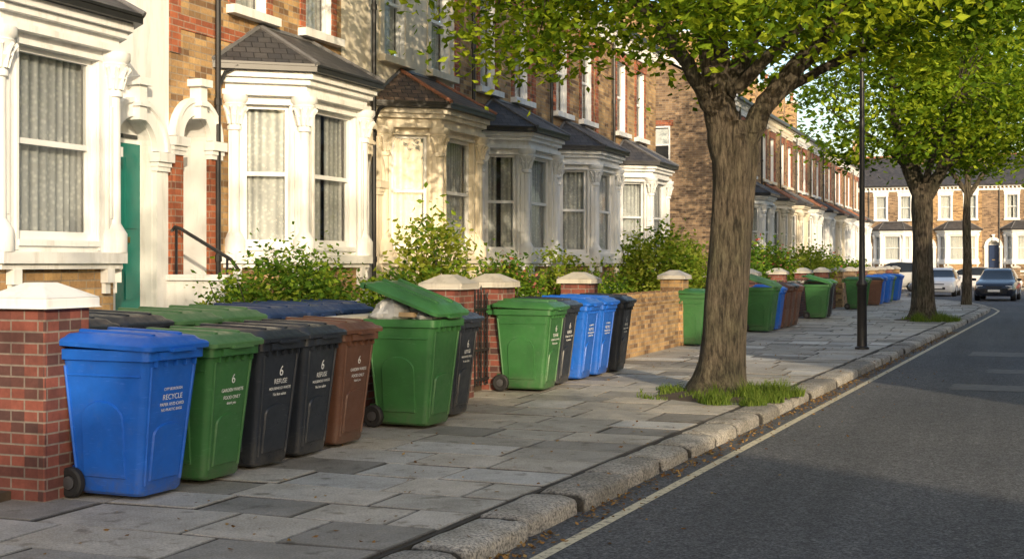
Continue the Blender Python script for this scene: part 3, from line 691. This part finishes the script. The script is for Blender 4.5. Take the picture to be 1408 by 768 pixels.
def tree(name,base,rot,trunk,limbs,cen,rh,rv,zmin,ncl,nlf,size,seed,dens=.1,clr=.42,edgeup=.45,topthin=99):
    rr=random.Random(seed); npr=np.random.default_rng(seed)
    ca,sa=math.cos(rot),math.sin(rot)
    W=lambda s,t,z:(base[0]+s*ca-t*sa,base[1]+s*sa+t*ca,z)
    P=empty(name); g=G(); lp=[]
    def smooth(path,m=5):
        out=[]
        for i in range(len(path)-1):
            p0=path[max(i-1,0)];p1=path[i];p2=path[i+1];p3=path[min(i+2,len(path)-1)]
            for k in range(m):
                t=k/m; out.append(tuple(.5*((2*b)+(-a+c)*t+(2*a-5*b+4*c-d)*t*t+(-a+3*b-3*c+d)*t**3) for a,b,c,d in zip(p0,p1,p2,p3)))
        out.append(path[-1]); return out
    tp=smooth(trunk,8); g.tube([W(*q[:3]) for q in tp],[q[3] for q in tp],BARK,30,.18)
    for lb in limbs:
        q=smooth(lb,5); q=[(a+rr.uniform(-.02,.02),b+rr.uniform(-.02,.02),c,d) for a,b,c,d in q]
        w=[W(*p[:3]) for p in q]; g.tube(w,[max(p[3],.01) for p in q],BARK,14,.14); lp+= [(Vector(a),p[3]) for a,p in zip(w,q)]
    cc=[]
    while len(cc)<ncl:
        v=Vector((rr.gauss(0,1),rr.gauss(0,1),rr.gauss(0,1))).normalized()*(rr.random()**.42)
        p=(cen[0]+v.x*rh,cen[1]+v.y*rh,cen[2]+v.z*rv)
        w=Vector(W(*p))
        edge=math.hypot(v.x,v.y)
        zm=zmin+.8*noise.noise(w*.55+Vector((seed,0,0)))+ edgeup*(1-edge)
        if p[2]<zm: 
            if rr.random()<.5: p=(p[0],p[1],zm+rr.random()*.5); w=Vector(W(*p))
            else: continue
        if p[2]>topthin and rr.random()<.62: continue
        if noise.noise(w*.6+Vector((0,seed,5)))<-dens-.05: continue
        cc.append(w)
    for w in cc[::2]:
        b=min(lp,key=lambda q:(q[0]-w).length)
        if (b[0]-w).length<.3: continue
        mid=b[0].lerp(w,.5)+Vector((rr.uniform(-.2,.2),rr.uniform(-.2,.2),rr.uniform(.05,.3)))
        r0=min(b[1]*.6,.012+.014*(b[0]-w).length)
        g.tube([b[0],b[0].lerp(mid,.5)+Vector((0,0,.06)),mid,mid.lerp(w,.6),w],[r0,r0*.8,r0*.6,r0*.4,.005],BARK,5)
    g.obj('trunk_and_limbs',P)
    C=[];lc=[]
    for w in cc:
        k=int(nlf*rr.uniform(.6,1.4)); s=clr*rr.uniform(.65,1.2)
        q=npr.normal(size=(k,3))*np.array([s,s,s*.5])+np.array(w); C.append(q)
        lc.append(np.clip(rr.gauss(.5,.28)+npr.normal(size=k)*.18,0,1))
    leafmesh('foliage',np.concatenate(C),size,LEAF,P,seed,np.concatenate(lc))
    return P
th=math.radians(21.25)
tree('street_tree',(-3.47,15.8),th,
  [(0,0,-.1,.46),(0,0,.03,.40),(.02,0,.18,.33),(.06,0,.5,.285),(.12,0,1.2,.26),(.18,0,1.9,.245),(.22,0,2.5,.24),(.24,0,2.95,.26),(.20,0,3.3,.20)],
  [[(.17,0,2.7,.19),(.07,.05,3.4,.20),(-.04,.1,4.3,.18),(.0,.15,5.4,.15),(-.2,.2,7,.10),(-.1,.2,8.8,.04)],
   [(.04,0,3.3,.11),(-.38,-.15,4.0,.09),(-.95,-.3,4.7,.075),(-1.9,-.5,5.3,.055),(-3.1,-.6,5.8,.03)],
   [(.28,0,2.8,.16),(.52,-.05,3.4,.13),(.95,-.1,3.95,.115),(1.4,-.2,4.5,.10),(1.9,-.3,5.3,.08),(2.8,-.4,6.4,.04)],
   [(.62,0,3.55,.075),(1.2,.3,3.9,.06),(2.1,.5,4.35,.05),(3.3,.6,4.8,.025)],
   [(.10,0,3.6,.11),(.40,.25,4.2,.10),(.75,.5,5.0,.08),(1.2,.9,6.2,.06),(1.3,1.2,7.5,.03)],
   [(.0,.05,4.2,.10),(-.45,.7,4.9,.07),(-1.3,1.5,5.6,.05),(-2.4,2.2,6.0,.02)],
   [(.05,0,4.0,.09),(-.05,-.8,4.8,.07),(-.3,-1.8,5.5,.05),(-.5,-2.8,6.0,.02)],
   [(.25,0,3.7,.08),(1.0,-.9,4.5,.06),(1.8,-1.8,5.2,.045),(2.5,-2.5,5.8,.02)]],
  (.35,0,6.5),4.6,3.2,3.85,540,105,.125,11,dens=.16,edgeup=.35,topthin=6.2)
tree('street_tree',(-2.53,38.3),th,
  [(0,0,-.1,.48),(0,0,.05,.42),(.0,0,.4,.33),(-.03,0,1.2,.28),(-.06,0,2.2,.26),(-.05,0,3.2,.28),(-.05,0,3.8,.24)],
  [[(-.12,0,3.4,.2),(-.5,0,4.4,.17),(-.8,.1,5.6,.13),(-.9,.1,7.5,.07)],[(.05,0,3.4,.19),(.5,-.1,4.3,.15),(.9,-.1,5.6,.11),(1.3,-.1,7.5,.05)],
   [(.2,0,3.9,.11),(1.2,.3,4.7,.08),(2.4,.4,5.6,.04)],[(-.3,0,4.1,.11),(-1.3,-.3,4.9,.07),(-2.6,-.4,5.7,.03)],[(0,0,3.7,.11),(.1,-1,5,.07),(.2,-2.2,6,.03)],[(0,0,3.7,.11),(-.1,1,5,.07),(.2,2.2,6,.03)]],
  (-.1,0,7.2),4.0,3.7,4.3,340,75,.19,23,clr=.5)
tree('street_tree',(-1.95,53.2),th,
  [(0,0,-.1,.24),(0,0,.1,.2),(.03,0,1.5,.16),(.0,0,3.5,.14),(.05,0,5,.11),(0,0,8,.05)],
  [[(0,0,4,.1),(.8,0,5.2,.07),(1.8,0,6.3,.03)],[(0,0,4.3,.1),(-.8,.2,5.5,.07),(-1.6,.2,6.6,.03)],[(0,0,5,.1),(.3,.9,6,.07),(.6,1.6,7,.03)],[(0,0,5,.1),(.3,-.9,6,.07),(.2,-1.6,7,.03)]],
  (.6,0,7.6),3.4,3.4,5.0,180,60,.24,31,clr=.5)
for x,y,sd in((6.4,-4.5,41),(6.4,-15,42),(6.4,14,43),(6.4,32,44)):
    tree('street_tree',(x,y),0,[(0,0,-.1,.42),(0,0,.2,.32),(.02,0,2,.26),(0,0,3.6,.25)],
     [[(0,0,3.2,.2),(.3,.2,5,.14),(.4,.3,8,.05)],[(0,0,3.3,.15),(-1,.3,4.8,.1),(-2.2,.4,6,.04)],[(0,0,3.3,.15),(1,-.8,4.8,.1),(2,-1.4,6,.04)],[(0,0,3.4,.15),(0,1.2,4.9,.1),(.1,2.4,6,.04)]],
     (0,0,6.4),3.0,2.7,4.3,75,45,.2,sd,clr=.5)
def bush(name,c,rad,n,size,seed,mat=LEAFB,flow=0,bright=.5,loose=1.0):
    r=np.random.default_rng(seed); P=empty(name); g=G()
    for k in range(14):
        e=(c[0]+r.normal()*rad[0]*.4,c[1]+r.normal()*rad[1]*.4,c[2]+rad[2]*r.uniform(.2,.8)); b=(c[0]+r.normal()*.1,c[1]+r.normal()*rad[1]*.25,.04)
        g.tube([b,((b[0]+e[0])/2+.03,(b[1]+e[1])/2,(b[2]+e[2])/2),e],[.014,.01,.004],BARK,5)
    g.obj('stems',P)
    m=max(12,n//60); q=r.normal(size=(m,3)); q/=np.linalg.norm(q,axis=1)[:,None]; q*=(r.uniform(.25,1,m)**.5)[:,None]
    cl=q*np.array(rad)+np.array(c); idx=r.integers(0,m,n)
    C=cl[idx]+r.normal(size=(n,3))*np.array(rad).mean()*.17*loose; C[:,2]=np.maximum(C[:,2],.08)
    lc=np.clip(bright+r.normal(size=m)[idx]*.18+r.normal(size=n)*.15,0,1)
    leafmesh('foliage',C,size,mat,P,seed,lc)
    if flow:
        k=r.integers(0,m,flow); F=cl[k]*1.0+r.normal(size=(flow,3))*np.array(rad).mean()*.2; leafmesh('flowers',F,size*.9,LEAFP,P,seed+1)
bush('hedge',(-7.4,12.35,.98),(.38,1.45,.66),12000,.07,3,bright=.5)
bush('hedge',(-7.2,14.5,.95),(.35,.6,.6),3000,.075,4,bright=.45)
bush('garden_shrub',(-7.0,15.4,1.45),(.42,.55,.7),2200,.10,5,bright=.85,loose=1.6)
bush('garden_shrub',(-7.0,15.6,.9),(.45,.9,.55),3500,.085,51,bright=.55)
bush('flowering_shrub',(-7.0,17.6,1.15),(.45,.8,.5),2800,.085,6,flow=240,bright=.5,loose=1.3)
bush('garden_shrub',(-6.9,20.0,1.2),(.4,.55,.65),2300,.09,7,bright=.8,loose=1.4)
bush('hedge',(-7.1,22.4,.95),(.45,1.6,.55),5000,.085,8,bright=.5)
bush('garden_shrub',(-7.2,27.3,1.35),(.95,1.15,.95),9000,.11,9,bright=.85)
bush('garden_shrub',(-7.2,30.8,1.0),(.6,1.2,.65),3000,.1,10,bright=.45)
bush('flowering_shrub',(-7.1,38,1.3),(.8,2.0,.85),5500,.12,12,flow=600,bright=.5)
bush('garden_shrub',(-7.1,35,1.05),(.7,1.5,.75),3000,.12,15,bright=.45)
bush('garden_shrub',(-7.1,47.5,1.2),(.7,2.4,.85),5000,.14,13,bright=.85)
bush('flowering_shrub',(-7.1,54,1.1),(.7,1.8,.7),2500,.15,14,flow=200,bright=.5)
bush('garden_shrub',(-7.1,61,1.0),(.6,2.2,.6),2500,.16,16,bright=.5)
def grass(name,c,rx,ry,n,h,seed,th0=-.12):
    r=np.random.default_rng(seed); V=[];F=[];a=[]
    for i in range(n):
        an=r.uniform(0,6.28); q=r.uniform(0,1)**.5; x=c[0]+rx*q*math.cos(an); y=c[1]+ry*q*math.sin(an)
        nn=noise.noise(Vector((x*3.2,y*3.2,seed)))
        if nn<th0+.25*(q-.5): continue
        hh=h*r.uniform(.3,1.2)*(.65+1.2*max(0,nn))*(1.15-.5*q); b=r.uniform(0,6.28); w=.005; lx,ly=math.cos(b)*hh*.6,math.sin(b)*hh*.6; px,py=-math.sin(b)*w,math.cos(b)*w
        k=len(V); V+=[(x-px,y-py,0),(x+px,y+py,0),(x+lx*.4+px*.7,y+ly*.4+py*.7,hh*.6),(x+lx*.4-px*.7,y+ly*.4-py*.7,hh*.6),(x+lx,y+ly,hh)]
        F+=[(k,k+1,k+2,k+3),(k+3,k+2,k+4)]; a+=[r.uniform()]*5
    me=bpy.data.meshes.new(name); me.from_pydata(V,[],F); me.materials.append(GRASSM)
    at=me.attributes.new('lc','FLOAT','POINT'); at.data.foreach_set('value',a)
    o=bpy.data.objects.new(name,me); scene.collection.objects.link(o)
def mound(c,rx,ry,seed):
    g=G(); n=26; rings=[(1,-.004),(.85,.012),(.5,.03),(.1,.04)]
    g.loft([[(c[0]+rx*k*(1+.15*noise.noise((math.cos(a)*2,math.sin(a)*2,seed)))*math.cos(a),c[1]+ry*k*(1+.15*noise.noise((math.cos(a)*2,math.sin(a)*2,seed)))*math.sin(a),z) for a in np.linspace(0,6.283,n,endpoint=False)] for k,z in rings],SOIL)
    g.obj('tree_pit_soil')
mound((-3.35,15.7),.85,1.1,1); mound((-2.5,38.2),.9,1.1,2)
grass('grass',(-3.0,15.45),.62,1.15,8500,.17,1,-.03); grass('grass',(-3.95,15.6),.4,.9,1800,.10,2,.0); grass('grass',(-2.3,37.9),.8,1.2,4500,.26,3)
r=np.random.default_rng(5); C=[]
for i in range(2100):
    y=r.uniform(3,34)
    if noise.noise(Vector((y*1.3,0,0)))<-.15 and r.uniform()<.7: continue
    C.append((kx(y)+.02+abs(r.normal())*.09,y,-.112+r.uniform(0,.014)))
for i in range(320):
    y=r.uniform(4,26); C.append((r.uniform(-6,kx(y)),y,.008))
for i in range(140):
    y=r.uniform(5,22); C.append((kx(y)+.1+r.exponential(.3),y,-.112))
leafmesh('fallen_leaves',C,.04,DRY,None,9,up=2.0)

# ------------------------------------------------------------ lamp post & sign
P=empty('street_lamp'); x,y=-2.73,24.8
g=G(); g.lathe(x,y,[(.13,0),(.13,.04),(.095,.06),(.09,.12),(.085,1.15),(.10,1.17),(.10,1.22),(.06,1.28),(.052,2.0),(.045,4.5),(.038,5.6)],BLACKM,16); g.obj('post',P,sharp=40)
g=G(); g.tube([(x,y,5.5),(x+.02,y,5.72),(x+.15,y,5.85),(x+.35,y,5.88)],.022,BLACKM,8); g.box(x+.28,x+.72,y-.08,y+.08,5.84,5.92,HUB); g.obj('lantern',P,bevel=.02)
P=empty('traffic_sign'); x,y=-3.4,50.5
g=G(); g.tube([(x,y,0),(x,y,2.9)],.03,HUB,8); g.obj('post',P)
g=G(); g.box(x-.22,x+.22,y-.03,y-.02,2.1,2.85,SASH); g.lathe(x,y,[(.01,2.9),(.02,2.91)],HUB,6); g.box(x-.16,x+.16,y-.036,y-.031,2.45,2.75,simple('sign_blue',(.02,.08,.4))); g.obj('sign_panel',P)

# ------------------------------------------------------------ cars
CG=simple('car_glass',(.015,.018,.02),.06,.1); CHL=simple('headlamp',(.7,.72,.75),.1,.1); CHR=simple('alloy',(.45,.46,.48),.3,.1,metal=1); TAIL=simple('tail_lamp',(.35,.01,.01),.2)
def car(loc,rot,col,rough=.22,H=1.0):
    m,nt,b=newmat('car_paint'); b.inputs['Base Color'].default_value=(*col,1); b.inputs['Roughness'].default_value=rough; b.inputs['Coat Weight'].default_value=.6
    P=empty('parked_car',loc); P.rotation_euler=(0,0,rot)
    st=[(2.08,.34,.55,.56,.62,.60,.5),(2.02,.24,.68,.70,.78,.74,.62),(1.85,.22,.76,.80,.85,.80,.70),(1.2,.20,.86,.92,.88,.84,.74),(.85,.20,.90,.98,.88,.85,.72),(.25,.20,.93,1.36,.88,.86,.60),(.0,.20,.94,1.45,.88,.86,.59),(-.6,.20,.95,1.48,.88,.86,.59),(-1.3,.20,.96,1.44,.88,.85,.58),(-1.75,.24,.96,1.28,.86,.83,.58),(-1.98,.30,.93,.98,.83,.80,.70),(-2.05,.36,.8,.82,.78,.74,.66)]
    g=G(); secs=[]
    for x,zb,zl,zt,h0,h1,h2 in st:
        half=[(h0*.9,zb),(h0,zb+.1),(h0*1.02,(zb+zl)/2+.05),(h1,zl),(h1*.4+h2*.6,zl+(zt-zl)*.6),(h2,zt-.03*(zt-zl>.2)),(h2*.75,zt)]
        secs.append([(x,a,z*H) for a,z in half]+[(x,-a,z*H) for a,z in reversed(half)])
    g.loft(secs,m,True); n=14; k=g.mi(CG)
    for s in range(len(secs)-1):
        for i in range(n):
            fi=s*n+i
            if (i in(3,4,8,9)) and 5<=s<=8: g.m[fi]=k
            if s in(4,9) and i in(3,4,5,6,7,8,9): g.m[fi]=k
    g.obj('body',P,sharp=38)
    g=G()
    for x in(1.32,-1.3):
        for s in(-1,1):
            g.loft([[(x+r*math.cos(t*math.pi/12),s*o,.31+r*math.sin(t*math.pi/12)) for t in range(24)] for r,o in((.30,.66),(.31,.70),(.31,.87),(.28,.89),(.22,.885))],RUB)
            g.loft([[(x+r*math.cos(t*math.pi/6),s*o,.31+r*math.sin(t*math.pi/6)) for t in range(12)] for r,o in((.21,.87),(.2,.895),(.05,.90))],CHR)
    g.obj('wheels',P)
    g=G()
    for s in(-1,1):
        g.box(1.90,2.035,s*.62-.13,s*.62+.13,.58*H,.70*H,CHL); g.box(-2.06,-1.96,s*.62-.1,s*.62+.1,.68*H,.88*H,TAIL)
        g.box(.62,.78,s*.98-.09,s*.98+.09,.90*H,1.02*H,m)
    g.box(2.0,2.085,-.4,.4,.36*H,.48*H,BLACKM); g.box(2.0,2.06,-.35,.35,.56*H,.66*H,BLACKM); g.box(2.08,2.10,-.26,.26,.42*H,.52*H,SASH)
    g.obj('lamps_and_trim',P,bevel=.015)
car((-1.0,65,-.12),math.radians(-94),(.012,.016,.028))
car((-3.95,72.6,-.12),math.radians(-92),(.65,.66,.67))
car((-7.4,83.5,-.12),math.radians(176),(.45,.46,.46),H=1.22)
car((-2.0,88.5,-.12),math.radians(0),(.5,.5,.52))
car((3.9,88.6,-.12),math.radians(180),(.2,.03,.03))

# ------------------------------------------------------------ light & camera
el=math.radians(15.0); ax,ay=.62,-.785
w=bpy.data.worlds.new('World'); scene.world=w; w.use_nodes=True; nt=w.node_tree
sky=nt.nodes.new('ShaderNodeTexSky'); sky.sky_type='NISHITA'; sky.sun_disc=False; sky.sun_elevation=el; sky.sun_rotation=math.atan2(ax,ay)
sky.air_density=1.0; sky.dust_density=2.5; sky.ozone_density=.6
nt.links.new(sky.outputs[0],nt.nodes['Background'].inputs[0]); nt.nodes['Background'].inputs[1].default_value=.30
L=bpy.data.lights.new('sun','SUN'); L.energy=4.8; L.angle=math.radians(.6); L.color=(1,.81,.56)
o=bpy.data.objects.new('sun',L); scene.collection.objects.link(o)
o.rotation_euler=Vector((ax*math.cos(el),ay*math.cos(el),math.sin(el))).to_track_quat('Z','Y').to_euler()
cam=bpy.data.cameras.new('camera'); co=bpy.data.objects.new('camera',cam); scene.collection.objects.link(co)
co.location=(0,0,1.58); co.rotation_euler=(math.radians(90),0,th)
cam.lens=1800/1408*36; cam.sensor_width=36; cam.shift_y=-22/1408; cam.clip_end=3000; cam.clip_start=.1
scene.camera=co
